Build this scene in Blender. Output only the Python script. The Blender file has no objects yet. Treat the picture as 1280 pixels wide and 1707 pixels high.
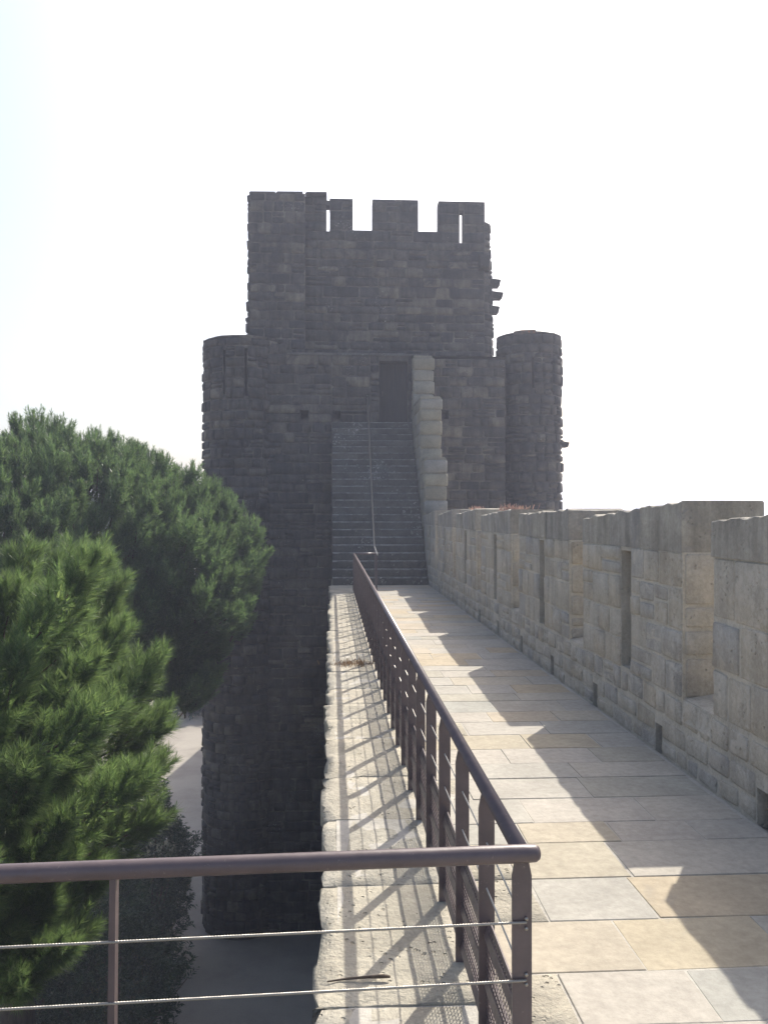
import bpy, math, random
import numpy as np
from mathutils import Vector, Matrix

# ------------------------------------------------------------------ camera, sky, sun, exposure
scene = bpy.context.scene
COL = scene.collection
R = math.radians
SUN_AZ, SUN_EL = R(31.0), R(45.0)          # azimuth measured from +Y (along the walkway) towards +X

cam_data = bpy.data.cameras.new('camera')
cam = bpy.data.objects.new('camera', cam_data)
COL.objects.link(cam)
cam_data.sensor_fit = 'VERTICAL'
cam_data.sensor_height = 36.0
cam_data.lens = 30.16
cam_data.clip_start = 0.05
cam_data.clip_end = 9000
cam.location = (0, 0, 2.0)
cam.rotation_euler = (R(90.14), 0, -R(3.48))
scene.camera = cam

world = bpy.data.worlds.new('World')
scene.world = world
world.use_nodes = True
wn = world.node_tree.nodes
wn.clear()
sky = wn.new('ShaderNodeTexSky')
sky.sky_type = 'NISHITA'
sky.sun_disc = False
sky.sun_elevation = SUN_EL
sky.sun_rotation = SUN_AZ
sky.altitude = 0
sky.air_density = 1.0
sky.dust_density = 4.5
sky.ozone_density = 1.0
bg = wn.new('ShaderNodeBackground')
bg.inputs['Strength'].default_value = 0.15
wo = wn.new('ShaderNodeOutputWorld')
world.node_tree.links.new(sky.outputs[0], bg.inputs['Color'])
world.node_tree.links.new(bg.outputs[0], wo.inputs['Surface'])

sun_data = bpy.data.lights.new('sun', 'SUN')
sun_data.energy = 4.0
sun_data.angle = R(0.53)
sun_data.color = (1.0, 0.95, 0.86)
sun = bpy.data.objects.new('sun', sun_data)
COL.objects.link(sun)
sdir = Vector((math.sin(SUN_AZ) * math.cos(SUN_EL), math.cos(SUN_AZ) * math.cos(SUN_EL), math.sin(SUN_EL)))
sun.rotation_euler = sdir.to_track_quat('Z', 'Y').to_euler()
sun.location = (20, 30, 60)

vs = scene.view_settings
vs.view_transform = 'Standard'
vs.look = 'None'
vs.exposure = 0.62
vs.gamma = 1.0
vs.use_curve_mapping = False
scene.render.film_transparent = False
scene.cycles.use_denoising = True
scene.cycles.max_bounces = 8
scene.cycles.diffuse_bounces = 4
scene.cycles.transmission_bounces = 4
scene.cycles.volume_bounces = 1

random.seed(7)
RNG = np.random.default_rng(7)
GROUND_Z = -12.2
WX = 2.72            # inner face of the parapet
rnd = random.uniform


# ------------------------------------------------------------------ materials
def new_mat(name):
    m = bpy.data.materials.new(name)
    m.use_nodes = True
    nt = m.node_tree
    nt.nodes.clear()
    out = nt.nodes.new('ShaderNodeOutputMaterial')
    bsdf = nt.nodes.new('ShaderNodeBsdfPrincipled')
    nt.links.new(bsdf.outputs[0], out.inputs['Surface'])
    return m, nt, bsdf, out


def N(nt, kind, **kw):
    n = nt.nodes.new(kind)
    for k, v in kw.items():
        if k.startswith('in_'):
            n.inputs[k[3:].replace('_', ' ')].default_value = v
        else:
            setattr(n, k, v)
    return n


def ramp(nt, src, stops, interp='LINEAR'):
    r = nt.nodes.new('ShaderNodeValToRGB')
    r.color_ramp.interpolation = interp
    el = r.color_ramp.elements
    while len(el) < len(stops):
        el.new(0.5)
    for e, (p, c) in zip(el, stops):
        e.position = p
        e.color = (*c, 1) if len(c) == 3 else c
    nt.links.new(src, r.inputs['Fac'])
    return r.outputs['Color']


def noise(nt, vec, scale, detail=4, rough=0.6, dist=0.0):
    n = N(nt, 'ShaderNodeTexNoise')
    n.inputs['Scale'].default_value = scale
    n.inputs['Detail'].default_value = detail
    n.inputs['Roughness'].default_value = rough
    n.inputs['Distortion'].default_value = dist
    nt.links.new(vec, n.inputs['Vector'])
    return n.outputs['Fac']


def mix(nt, fac, a, b, mode='MIX'):
    m = N(nt, 'ShaderNodeMix', data_type='RGBA', blend_type=mode)
    for sock, v in ((m.inputs[0], fac), (m.inputs[6], a), (m.inputs[7], b)):
        if isinstance(v, (int, float)):
            sock.default_value = v
        elif isinstance(v, tuple):
            sock.default_value = (*v, 1)
        else:
            nt.links.new(v, sock)
    return m.outputs[2]


def math_n(nt, op, a, b=None):
    m = N(nt, 'ShaderNodeMath', operation=op)
    for sock, v in ((m.inputs[0], a), (m.inputs[1], b)):
        if v is None:
            continue
        if isinstance(v, (int, float)):
            sock.default_value = v
        else:
            nt.links.new(v, sock)
    return m.outputs[0]


def piece_random(nt):
    """a value that differs from object to object and from piece to piece of a joined mesh"""
    oi = N(nt, 'ShaderNodeObjectInfo')
    ge = N(nt, 'ShaderNodeNewGeometry')
    s = math_n(nt, 'ADD', oi.outputs['Random'], ge.outputs['Random Per Island'])
    return math_n(nt, 'FRACT', s), ge.outputs['Position']


def stretch(nt, vec, sc):
    m = N(nt, 'ShaderNodeMapping')
    m.inputs['Scale'].default_value = sc
    nt.links.new(vec, m.inputs['Vector'])
    return m.outputs[0]


def stone_mat(name, stops, mottle=0.35, lichen=None, lichen_amt=0.62, lichen_scale=9, dark=None, dark_amt=0.6,
              bump=0.3, fine=40, rough=0.9, streak=0.0, pits=0.0, soft=.025):
    m, nt, b, out = new_mat(name)
    rv, pos = piece_random(nt)
    c = ramp(nt, rv, stops)
    n1 = noise(nt, pos, 2.2, 6, 0.65, 0.3)
    n2 = noise(nt, pos, fine, 5, 0.7)
    g1 = ramp(nt, n1, [(0.25, (1 - mottle,) * 3), (0.75, (1 + mottle * 0.5,) * 3)])
    c = mix(nt, 1.0, c, g1, 'MULTIPLY')
    g2 = ramp(nt, n2, [(0.3, (0.78,) * 3), (0.7, (1.12,) * 3)])
    c = mix(nt, 0.8, c, g2, 'MULTIPLY')
    if streak:
        ns = noise(nt, stretch(nt, pos, (7, 7, 0.7)), 1.0, 5, 0.6)
        gs = ramp(nt, ns, [(0.35, (1 - streak,) * 3), (0.6, (1.0,) * 3)])
        c = mix(nt, 1.0, c, gs, 'MULTIPLY')
    if dark:
        nd = noise(nt, pos, 1.1, 8, 0.7, 0.6)
        fd = ramp(nt, nd, [(dark_amt - 0.05, (0, 0, 0)), (dark_amt + 0.12, (1, 1, 1))])
        c = mix(nt, fd, c, dark)
    height = math_n(nt, 'ADD', math_n(nt, 'MULTIPLY', n2, 0.35), noise(nt, pos, 7, 6, 0.65))
    if pits:
        v = N(nt, 'ShaderNodeTexVoronoi')
        v.inputs['Scale'].default_value = 26
        nt.links.new(pos, v.inputs['Vector'])
        keep = ramp(nt, noise(nt, pos, 5, 3), [(0.52, (0, 0, 0)), (0.6, (1, 1, 1))])
        pit = ramp(nt, v.outputs['Distance'], [(0.12, (1, 1, 1)), (0.26, (0, 0, 0))])
        pitf = math_n(nt, 'MULTIPLY', keep, pit)
        height = math_n(nt, 'SUBTRACT', height, math_n(nt, 'MULTIPLY', pitf, pits))
    if lichen:
        nl = noise(nt, pos, lichen_scale, 7, 0.75, 0.4)
        area = noise(nt, pos, 0.9, 3, 0.5)
        s = math_n(nt, 'ADD', math_n(nt, 'MULTIPLY', nl, 0.75), math_n(nt, 'MULTIPLY', area, 0.3))
        fl = ramp(nt, s, [(lichen_amt, (0, 0, 0)), (lichen_amt + soft, (1, 1, 1))])
        c = mix(nt, fl, c, lichen)
    nt.links.new(c, b.inputs['Base Color'])
    b.inputs['Roughness'].default_value = rough
    b.inputs['Specular IOR Level'].default_value = 0.25
    bp = N(nt, 'ShaderNodeBump')
    bp.inputs['Strength'].default_value = bump
    bp.inputs['Distance'].default_value = 0.03
    nt.links.new(height, bp.inputs['Height'])
    nt.links.new(bp.outputs[0], b.inputs['Normal'])
    return m


M = {}
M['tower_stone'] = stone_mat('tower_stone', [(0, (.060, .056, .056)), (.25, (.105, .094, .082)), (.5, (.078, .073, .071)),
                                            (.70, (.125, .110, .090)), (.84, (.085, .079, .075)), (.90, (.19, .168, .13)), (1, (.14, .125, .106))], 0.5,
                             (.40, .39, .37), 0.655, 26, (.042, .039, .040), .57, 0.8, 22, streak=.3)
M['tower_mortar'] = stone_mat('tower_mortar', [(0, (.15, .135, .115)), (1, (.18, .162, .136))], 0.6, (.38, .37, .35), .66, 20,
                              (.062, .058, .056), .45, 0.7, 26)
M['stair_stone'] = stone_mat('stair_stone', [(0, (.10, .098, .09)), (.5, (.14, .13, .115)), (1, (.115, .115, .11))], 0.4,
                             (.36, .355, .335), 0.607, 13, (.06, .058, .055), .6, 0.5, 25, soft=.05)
nt = M['stair_stone'].node_tree
b = next(n for n in nt.nodes if n.type == 'BSDF_PRINCIPLED')
lk = b.inputs['Base Color'].links[0]
src = lk.from_socket
ge = N(nt, 'ShaderNodeNewGeometry')
sx = N(nt, 'ShaderNodeSeparateXYZ')
nt.links.new(ge.outputs['Position'], sx.inputs[0])
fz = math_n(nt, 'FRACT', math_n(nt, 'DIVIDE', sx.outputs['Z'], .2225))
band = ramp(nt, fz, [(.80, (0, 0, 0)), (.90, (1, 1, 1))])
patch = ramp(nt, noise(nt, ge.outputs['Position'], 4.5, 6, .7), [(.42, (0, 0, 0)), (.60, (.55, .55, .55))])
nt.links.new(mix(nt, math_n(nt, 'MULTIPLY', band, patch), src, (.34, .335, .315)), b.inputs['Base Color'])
M['parapet_stone'] = stone_mat('parapet_stone', [(0, (.44, .385, .295)), (.25, (.50, .455, .375)), (.5, (.46, .41, .325)),
                                                 (.75, (.41, .385, .34)), (1, (.50, .435, .335))], 0.3, (.50, .455, .38), .56, 3.5,
                               (.27, .25, .225), .64, 0.9, 30, streak=.14, pits=1.0, soft=.10)
M['cap_stone'] = stone_mat('cap_stone', [(0, (.34, .315, .27)), (.5, (.42, .385, .315)), (1, (.37, .345, .30))], 0.4,
                           (.50, .46, .38), .64, 5, (.21, .205, .20), .57, 0.7, 30, streak=.3, pits=.7, soft=.08)
M['parapet_mortar'] = stone_mat('parapet_mortar', [(0, (.51, .465, .38)), (1, (.51, .465, .38))], 0.35, None, .7, 6,
                                (.20, .19, .175), .62, 0.8, 34, pits=.4)
M['stair_parapet_stone'] = stone_mat('stair_parapet_stone', [(0, (.23, .21, .16)), (.5, (.30, .275, .205)), (1, (.26, .25, .22))],
                                     0.3, (.5, .48, .42), .70, 8, (.14, .135, .13), .62, 0.5, 28)
M['slab'] = stone_mat('slab', [(0, (.43, .395, .335)), (.16, (.445, .405, .345)), (.32, (.40, .378, .325)), (.50, (.465, .38, .26)),
                               (.58, (.45, .41, .35)), (.74, (.365, .355, .31)), (.86, (.45, .385, .275)), (1, (.44, .405, .345))],
                      0.2, (.50, .465, .40), .66, 5, (.33, .305, .26), .62, 0.22, 18, soft=.12)
M['old_slab'] = stone_mat('old_slab', [(0, (.42, .385, .305)), (.5, (.47, .425, .335)), (1, (.41, .38, .31))], 0.35,
                          (.56, .52, .42), .635, 12, (.24, .22, .17), .62, 1.1, 34, pits=.9, soft=.05)
M['slab_joint'] = stone_mat('slab_joint', [(0, (.47, .44, .38)), (1, (.47, .44, .38))], 0.3, None, .7, 6, (.25, .235, .20), .62, 0.5, 30)
M['curtain_stone'] = stone_mat('curtain_stone', [(0, (.22, .20, .16)), (1, (.27, .25, .20))], 0.4, None, .7, 6, (.09, .085, .08), .55, 0.7, 12)

m, nt, b, out = new_mat('courtyard_gravel')
ge = N(nt, 'ShaderNodeNewGeometry')
c = ramp(nt, noise(nt, ge.outputs['Position'], 0.35, 8, 0.65), [(.3, (.27, .24, .20)), (.5, (.36, .325, .275)), (.7, (.41, .375, .32))])
c = mix(nt, .6, c, ramp(nt, noise(nt, ge.outputs['Position'], 20, 4, .7), [(.3, (.75,) * 3), (.7, (1.1,) * 3)]), 'MULTIPLY')
nt.links.new(c, b.inputs['Base Color'])
b.inputs['Roughness'].default_value = .95
M['gravel'] = m

m, nt, b, out = new_mat('verge_soil')
ge = N(nt, 'ShaderNodeNewGeometry')
c = ramp(nt, noise(nt, ge.outputs['Position'], 0.8, 8, 0.7), [(.3, (.06, .065, .035)), (.55, (.10, .095, .05)), (.75, (.17, .14, .09))])
nt.links.new(c, b.inputs['Base Color'])
b.inputs['Roughness'].default_value = .95
M['verge'] = m

m, nt, b, out = new_mat('brown_painted_steel')
ge = N(nt, 'ShaderNodeNewGeometry')
c = ramp(nt, noise(nt, ge.outputs['Position'], 9, 6, .65), [(.3, (.088, .066, .067)), (.7, (.125, .094, .094))])
worn = ramp(nt, noise(nt, ge.outputs['Position'], 55, 5, .75), [(.64, (0, 0, 0)), (.68, (1, 1, 1))])
c = mix(nt, worn, c, (.22, .17, .15))
rust = ramp(nt, noise(nt, ge.outputs['Position'], 3.5, 7, .75), [(.58, (0, 0, 0)), (.72, (.7, .7, .7))])
c = mix(nt, rust, c, (.10, .055, .04))
nt.links.new(c, b.inputs['Base Color'])
rr = ramp(nt, noise(nt, ge.outputs['Position'], 25, 4, .6), [(.3, (.28,) * 3), (.7, (.42,) * 3)])
nt.links.new(rr, b.inputs['Roughness'])
b.inputs['Specular IOR Level'].default_value = .5
bp = N(nt, 'ShaderNodeBump')
bp.inputs['Strength'].default_value = .12
bp.inputs['Distance'].default_value = .004
nt.links.new(noise(nt, ge.outputs['Position'], 45, 5, .7), bp.inputs['Height'])
nt.links.new(bp.outputs[0], b.inputs['Normal'])
M['steel'] = m

m, nt, b, out = new_mat('stainless_cable')
b.inputs['Base Color'].default_value = (.40, .38, .34, 1)
b.inputs['Metallic'].default_value = 1
b.inputs['Roughness'].default_value = .45
M['cable'] = m

m, nt, b, out = new_mat('weathered_wood')
ge = N(nt, 'ShaderNodeNewGeometry')
oi = N(nt, 'ShaderNodeObjectInfo')
c = ramp(nt, noise(nt, stretch(nt, ge.outputs['Position'], (30, 30, 1.5)), 1, 6, .7), [(.3, (.035, .032, .031)), (.7, (.065, .060, .056))])
nt.links.new(c, b.inputs['Base Color'])
b.inputs['Roughness'].default_value = .85
M['wood'] = m

m, nt, b, out = new_mat('pine_bark')
ge = N(nt, 'ShaderNodeNewGeometry')
c = ramp(nt, noise(nt, stretch(nt, ge.outputs['Position'], (8, 8, 2)), 1, 6, .7), [(.3, (.05, .035, .025)), (.7, (.15, .11, .08))])
nt.links.new(c, b.inputs['Base Color'])
b.inputs['Roughness'].default_value = .95
M['bark'] = m


def leaf_mat(name, stops, trans, rough=.5, tfac=.35):
    m, nt, b, out = new_mat(name)
    rv, pos = piece_random(nt)
    c = ramp(nt, rv, stops)
    big = ramp(nt, noise(nt, pos, 1.3, 3, .5), [(.3, (.72,) * 3), (.7, (1.2,) * 3)])
    c = mix(nt, 1.0, c, big, 'MULTIPLY')
    nt.links.new(c, b.inputs['Base Color'])
    b.inputs['Roughness'].default_value = rough
    b.inputs['Specular IOR Level'].default_value = .4
    tr = N(nt, 'ShaderNodeBsdfTranslucent')
    t = mix(nt, 1.0, c, trans, 'MULTIPLY')
    nt.links.new(t, tr.inputs['Color'])
    ms = N(nt, 'ShaderNodeMixShader')
    ms.inputs[0].default_value = tfac
    nt.links.new(b.outputs[0], ms.inputs[1])
    nt.links.new(tr.outputs[0], ms.inputs[2])
    nt.links.new(ms.outputs[0], out.inputs['Surface'])
    return m


M['needles_near'] = leaf_mat('pine_needles_fresh', [(0, (.105, .165, .085)), (.6, (.145, .215, .105)), (1, (.21, .265, .14))], (1.35, 1.4, .85), .34, .5)
M['needles_far'] = leaf_mat('pine_needles_blue', [(0, (.088, .140, .078)), (.6, (.115, .178, .092)), (1, (.16, .21, .11))], (1.3, 1.35, .9), .38, .5)
M['candle'] = leaf_mat('pine_candles', [(0, (.14, .23, .08)), (1, (.19, .28, .11))], (1.3, 1.3, .8), .5)
M['oleander'] = leaf_mat('oleander_leaves', [(0, (.028, .055, .028)), (.7, (.045, .08, .04)), (1, (.07, .10, .05))], (1.4, 1.5, .8), .35, .25)
M['grass'] = leaf_mat('verge_grass', [(0, (.06, .085, .03)), (.6, (.10, .11, .045)), (1, (.17, .15, .07))], (1.3, 1.3, .8), .7, .25)
M['dry_weed'] = leaf_mat('dry_weed', [(0, (.20, .13, .075)), (1, (.32, .22, .13))], (1.2, 1.1, .9), .8, .25)
M['pink_weed'] = leaf_mat('pink_stonecrop', [(0, (.26, .17, .15)), (.6, (.38, .27, .24)), (1, (.34, .28, .2))], (1.2, 1.0, .9), .7, .3)


# ------------------------------------------------------------------ builders
class MB:
    def __init__(self):
        self.v, self.f = [], []

    def quad(self, *pts):
        i = len(self.v)
        self.v.extend(pts)
        self.f.append(tuple(range(i, i + len(pts))))

    def box(self, x0, x1, y0, y1, z0, z1):
        i = len(self.v)
        self.v += [(x, y, z) for z in (z0, z1) for y in (y0, y1) for x in (x0, x1)]
        for q in ((0, 2, 3, 1), (4, 5, 7, 6), (0, 1, 5, 4), (2, 6, 7, 3), (0, 4, 6, 2), (1, 3, 7, 5)):
            self.f.append(tuple(i + k for k in q))

    def hexa(self, p):          # eight points, same order as box
        i = len(self.v)
        self.v += [tuple(q) for q in p]
        for q in ((0, 2, 3, 1), (4, 5, 7, 6), (0, 1, 5, 4), (2, 6, 7, 3), (0, 4, 6, 2), (1, 3, 7, 5)):
            self.f.append(tuple(i + k for k in q))

    def tube(self, pts, rad, n=12, cap=True):
        pts = [Vector(p) for p in pts]
        rads = rad if isinstance(rad, (list, tuple)) else [rad] * len(pts)
        base = len(self.v)
        up = None
        for k, p in enumerate(pts):
            d = (pts[min(k + 1, len(pts) - 1)] - pts[max(k - 1, 0)]).normalized()
            if up is None:
                up = Vector((0, 0, 1)) if abs(d.z) < .9 else Vector((1, 0, 0))
            a = d.cross(up).normalized()
            bb = a.cross(d).normalized()
            up = bb
            for j in range(n):
                t = 2 * math.pi * j / n
                self.v.append(tuple(p + (a * math.cos(t) + bb * math.sin(t)) * rads[k]))
        for k in range(len(pts) - 1):
            for j in range(n):
                j2 = (j + 1) % n
                self.f.append((base + k * n + j, base + k * n + j2, base + (k + 1) * n + j2, base + (k + 1) * n + j))
        if cap:
            self.f.append(tuple(base + j for j in range(n))[::-1])
            self.f.append(tuple(base + (len(pts) - 1) * n + j for j in range(n)))

    def mesh(self, name, mat, smooth=False, origin=(0, 0, 0)):
        me = bpy.data.meshes.new(name)
        ox, oy, oz = origin
        me.from_pydata([(x - ox, y - oy, z - oz) for x, y, z in self.v], [], self.f)
        me.materials.append(mat)
        if smooth:
            me.shade_smooth()
        return me

    def build(self, name, mat, parent=None, smooth=False, origin=(0, 0, 0)):
        return link(name, self.mesh(name, mat, smooth, origin), parent, origin)


def link(name, data, parent=None, loc=(0, 0, 0)):
    o = bpy.data.objects.new(name, data)
    COL.objects.link(o)
    if parent is not None:
        o.parent = parent
        loc = Vector(loc) - wpos(parent)
    o.location = loc
    return o


def wpos(o):
    v = Vector((0, 0, 0))
    while o is not None:
        v += o.location
        o = o.parent
    return v


def thing(name, label, cat, loc=(0, 0, 0), group=None):
    o = link(name, None, None, loc)
    tag(o, label, cat, group)
    return o


def tag(o, label, cat, group=None):
    o['label'] = label
    o['category'] = cat
    if group:
        o['group'] = group
    return o


def struct(o):
    o['kind'] = 'structure'
    return o


def stone(mb, P, s0, s1, z0, z1, proud, bev, n=2, jit=.012, rough=.008, back=-.05, rc=.25):
    """one stone with a bulged, uneven face on a surface P(s, z, d)"""
    base = len(mb.v)
    cs = [[s0 + rnd(0, jit), z0 + rnd(0, jit)], [s1 - rnd(0, jit), z0 + rnd(0, jit)],
          [s1 - rnd(0, jit), z1 - rnd(0, jit)], [s0 + rnd(0, jit), z1 - rnd(0, jit)]]
    W, H = s1 - s0, z1 - z0
    ts = [0, min(.3, bev / W)] + [.5] * (n > 2) + [1 - min(.3, bev / W), 1] if n > 1 else [0, 1]
    tz = [0, min(.3, bev / H)] + [.5] * (n > 2) + [1 - min(.3, bev / H), 1] if n > 1 else [0, 1]
    k = len(ts)

    def bil(a, c):
        return [cs[0][q] * (1 - a) * (1 - c) + cs[1][q] * a * (1 - c) + cs[2][q] * a * c + cs[3][q] * (1 - a) * c for q in (0, 1)]
    for j, c in enumerate(tz):
        for i, a in enumerate(ts):
            edge = (i in (0, k - 1)) + (j in (0, k - 1))
            aa, cc = a, c
            if edge == 2:
                aa = a + (bev * rc / W) * (1 if a < .5 else -1)
                cc = c + (bev * rc / H) * (1 if c < .5 else -1)
            s, z = bil(aa, cc)
            d = proud + rnd(-rough, rough) if edge == 0 else (proud * .3 + rnd(0, rough * .5) if edge == 1 else proud * .15)
            mb.v.append(tuple(P(s, z, d)))
    for j in range(k - 1):
        for i in range(k - 1):
            q = base + j * k + i
            mb.f.append((q, q + 1, q + k + 1, q + k))
    ring = [i for i in range(k)] + [j * k + k - 1 for j in range(1, k)] + [(k - 1) * k + i for i in range(k - 2, -1, -1)] + [j * k for j in range(k - 2, 0, -1)]
    bb = len(mb.v)
    for (s, z) in cs:
        mb.v.append(tuple(P(s, z, back)))
    corner_of = []
    for r in ring:
        i, j = r % k, r // k
        corner_of.append((0 if i < k / 2 - .01 else 1) if j < k / 2 else (3 if i < k / 2 - .01 else 2))
    L = len(ring)
    for t in range(L):
        a, b2 = ring[t], ring[(t + 1) % L]
        ca, cb = corner_of[t], corner_of[(t + 1) % L]
        if ca == cb:
            mb.f.append((base + b2, base + a, bb + ca))
        else:
            mb.f.append((base + b2, base + a, bb + ca, bb + cb))


def grid_wall(mb, P, sb, zb, hole, depth):
    """the plain core of a wall face with real recesses where hole(s, z) holds"""
    ns, nz = len(sb) - 1, len(zb) - 1
    H = [[hole((sb[i] + sb[i + 1]) / 2, (zb[j] + zb[j + 1]) / 2) for j in range(nz)] for i in range(ns)]
    for i in range(ns):
        for j in range(nz):
            a, b_, c, d = sb[i], sb[i + 1], zb[j], zb[j + 1]
            dd = -depth if H[i][j] else 0
            mb.quad(P(a, c, dd), P(b_, c, dd), P(b_, d, dd), P(a, d, dd))
            if H[i][j]:
                if i == 0 or not H[i - 1][j]:
                    mb.quad(P(a, c, 0), P(a, c, dd), P(a, d, dd), P(a, d, 0))
                if i == ns - 1 or not H[i + 1][j]:
                    mb.quad(P(b_, c, dd), P(b_, c, 0), P(b_, d, 0), P(b_, d, dd))
                if j == 0 or not H[i][j - 1]:
                    mb.quad(P(a, c, 0), P(b_, c, 0), P(b_, c, dd), P(a, c, dd))
                if j == nz - 1 or not H[i][j + 1]:
                    mb.quad(P(a, d, dd), P(b_, d, dd), P(b_, d, 0), P(a, d, 0))


def courses(z0, z1, lo, hi):
    zs = [z0]
    while zs[-1] < z1 - lo * .8:
        zs.append(zs[-1] + rnd(lo, hi))
    k = (z1 - z0) / (zs[-1] - z0)
    return [z0 + (z - z0) * k for z in zs]


def lay(s0, s1, z0, z1, hc, ls, blocked, gap=.012, irregular=0):
    """rectangles of coursed masonry that avoid the blocked rectangles (s0, s1, z0, z1)"""
    out = []
    zs = courses(z0, z1, *hc)
    for a, b_ in zip(zs, zs[1:]):
        spans = [(s0, s1)]
        for (p, q, r, t) in blocked:
            if r < b_ - .02 and t > a + .02:
                nsp = []
                for (u, v) in spans:
                    if q <= u or p >= v:
                        nsp.append((u, v))
                    else:
                        if p > u:
                            nsp.append((u, p))
                        if q < v:
                            nsp.append((q, v))
                spans = nsp
        for (u, v) in spans:
            if v - u < .05:
                continue
            n = max(1, round((v - u) / rnd(ls[0] * 1.1, ls[1] * .9)))
            w = [rnd(ls[0], ls[1]) for _ in range(n)]
            k = (v - u) / sum(w)
            x = u
            for ww in w:
                dz0, dz1 = (rnd(-irregular, irregular), rnd(-irregular, irregular)) if irregular else (0, 0)
                if irregular and rnd(0, 1) < .18 and b_ - a > .22 and ww * k > .2:      # two small stones one above the other
                    mid = a + (b_ - a) * rnd(.4, .6)
                    out.append((x + gap, x + ww * k - gap, a + gap, mid - gap))
                    out.append((x + gap, x + ww * k - gap, mid + gap, b_ - gap))
                else:
                    out.append((x + gap, x + ww * k - gap, a + gap + dz0, b_ - gap + dz1))
                x += ww * k
    return out


def put_stones(parent, recs, mat, keep, name='stone', rest_name='masonry', score=None, n=2, smooth=True):
    """recs: (P, s0, s1, z0, z1, proud, bev, kwargs). The ones that show largest are pieces of their own, the rest one joined part"""
    if score:
        recs = sorted(recs, key=score, reverse=True)
    rest = MB()
    for i, (P, s0, s1, z0, z1, pr, bv, kw) in enumerate(recs):
        if i < keep:
            mb = MB()
            stone(mb, P, s0, s1, z0, z1, pr, bv, n=kw.get('n', n), **{k: v for k, v in kw.items() if k != 'n'})
            c = P((s0 + s1) / 2, (z0 + z1) / 2, 0)
            mb.build(name, mat, parent, smooth, tuple(c))
        else:
            stone(rest, P, s0, s1, z0, z1, pr, bv, n=kw.get('n', n), **{k: v for k, v in kw.items() if k != 'n'})
    if rest.v:
        o = rest.build(rest_name, mat, parent, smooth)
        o['kind'] = 'stuff'


def flatY(y):                     # a wall face looking towards -Y, s = X
    return lambda s, z, d: Vector((s, y - d, z))


def flatX(x):                     # a wall face looking towards -X, s = Y
    return lambda s, z, d: Vector((x - d, s, z))


def cyl(cx, cy, r):               # s = arc length measured from the front (-Y), positive towards +X
    return lambda s, z, d: Vector((cx + (r + d) * math.sin(s / r), cy - (r + d) * math.cos(s / r), z))


# ------------------------------------------------------------------ ground
g = MB()
g.quad((-4000, -4000, GROUND_Z), (4000, -4000, GROUND_Z), (4000, 4000, GROUND_Z), (-4000, 4000, GROUND_Z))
struct(g.build('ground', M['gravel']))
v = MB()                          # planted verge along the foot of the wall, left of the lane
nx, ny = 26, 50
pts = {}
for i in range(nx + 1):
    for j in range(ny + 1):
        x = -24 + i * 19.0 / nx
        y = -2 + j * 40.0 / ny
        edge = min(1, (nx - i) / 6) * min(1, (ny - j) / 6) * min(1, i / 3, j / 3 + .01)
        xr = x + (0.12 * (y - 25) * 0 if i < nx else rnd(-.15, .15)) - .35 * max(0, (y - 24)) * (i / nx) * .3
        pts[i, j] = (xr, y, GROUND_Z + .006 + edge * (.35 + rnd(0, .12)))
for i in range(nx):
    for j in range(ny):
        v.quad(pts[i, j], pts[i + 1, j], pts[i + 1, j + 1], pts[i, j + 1])
struct(v.build('verge', M['verge'], None, True))

# ------------------------------------------------------------------ curtain wall and walkway
cw = thing('curtain_wall', 'tall stone curtain wall carrying the paved wall walk', 'wall', (1.6, 12, GROUND_Z))
b_ = MB()
b_.box(.02, 3.40, -4, 29.15, GROUND_Z, -.07)
b_.build('wall_core', M['curtain_stone'], cw)
recs = []
for (s0, s1, z0, z1) in lay(2.0, 29.1, -3.2, -.16, (.26, .34), (.4, .8), []):
    recs.append((flatX(.02), s0, s1, z0, z1, rnd(.01, .035), .03, {}))
put_stones(cw, recs, M['curtain_stone'], 0)

wk = MB()
wk.box(.03, WX + .02, -4, 29.1, -.069, -.0032)
walk = struct(wk.build('walkway', M['slab_joint']))

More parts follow.
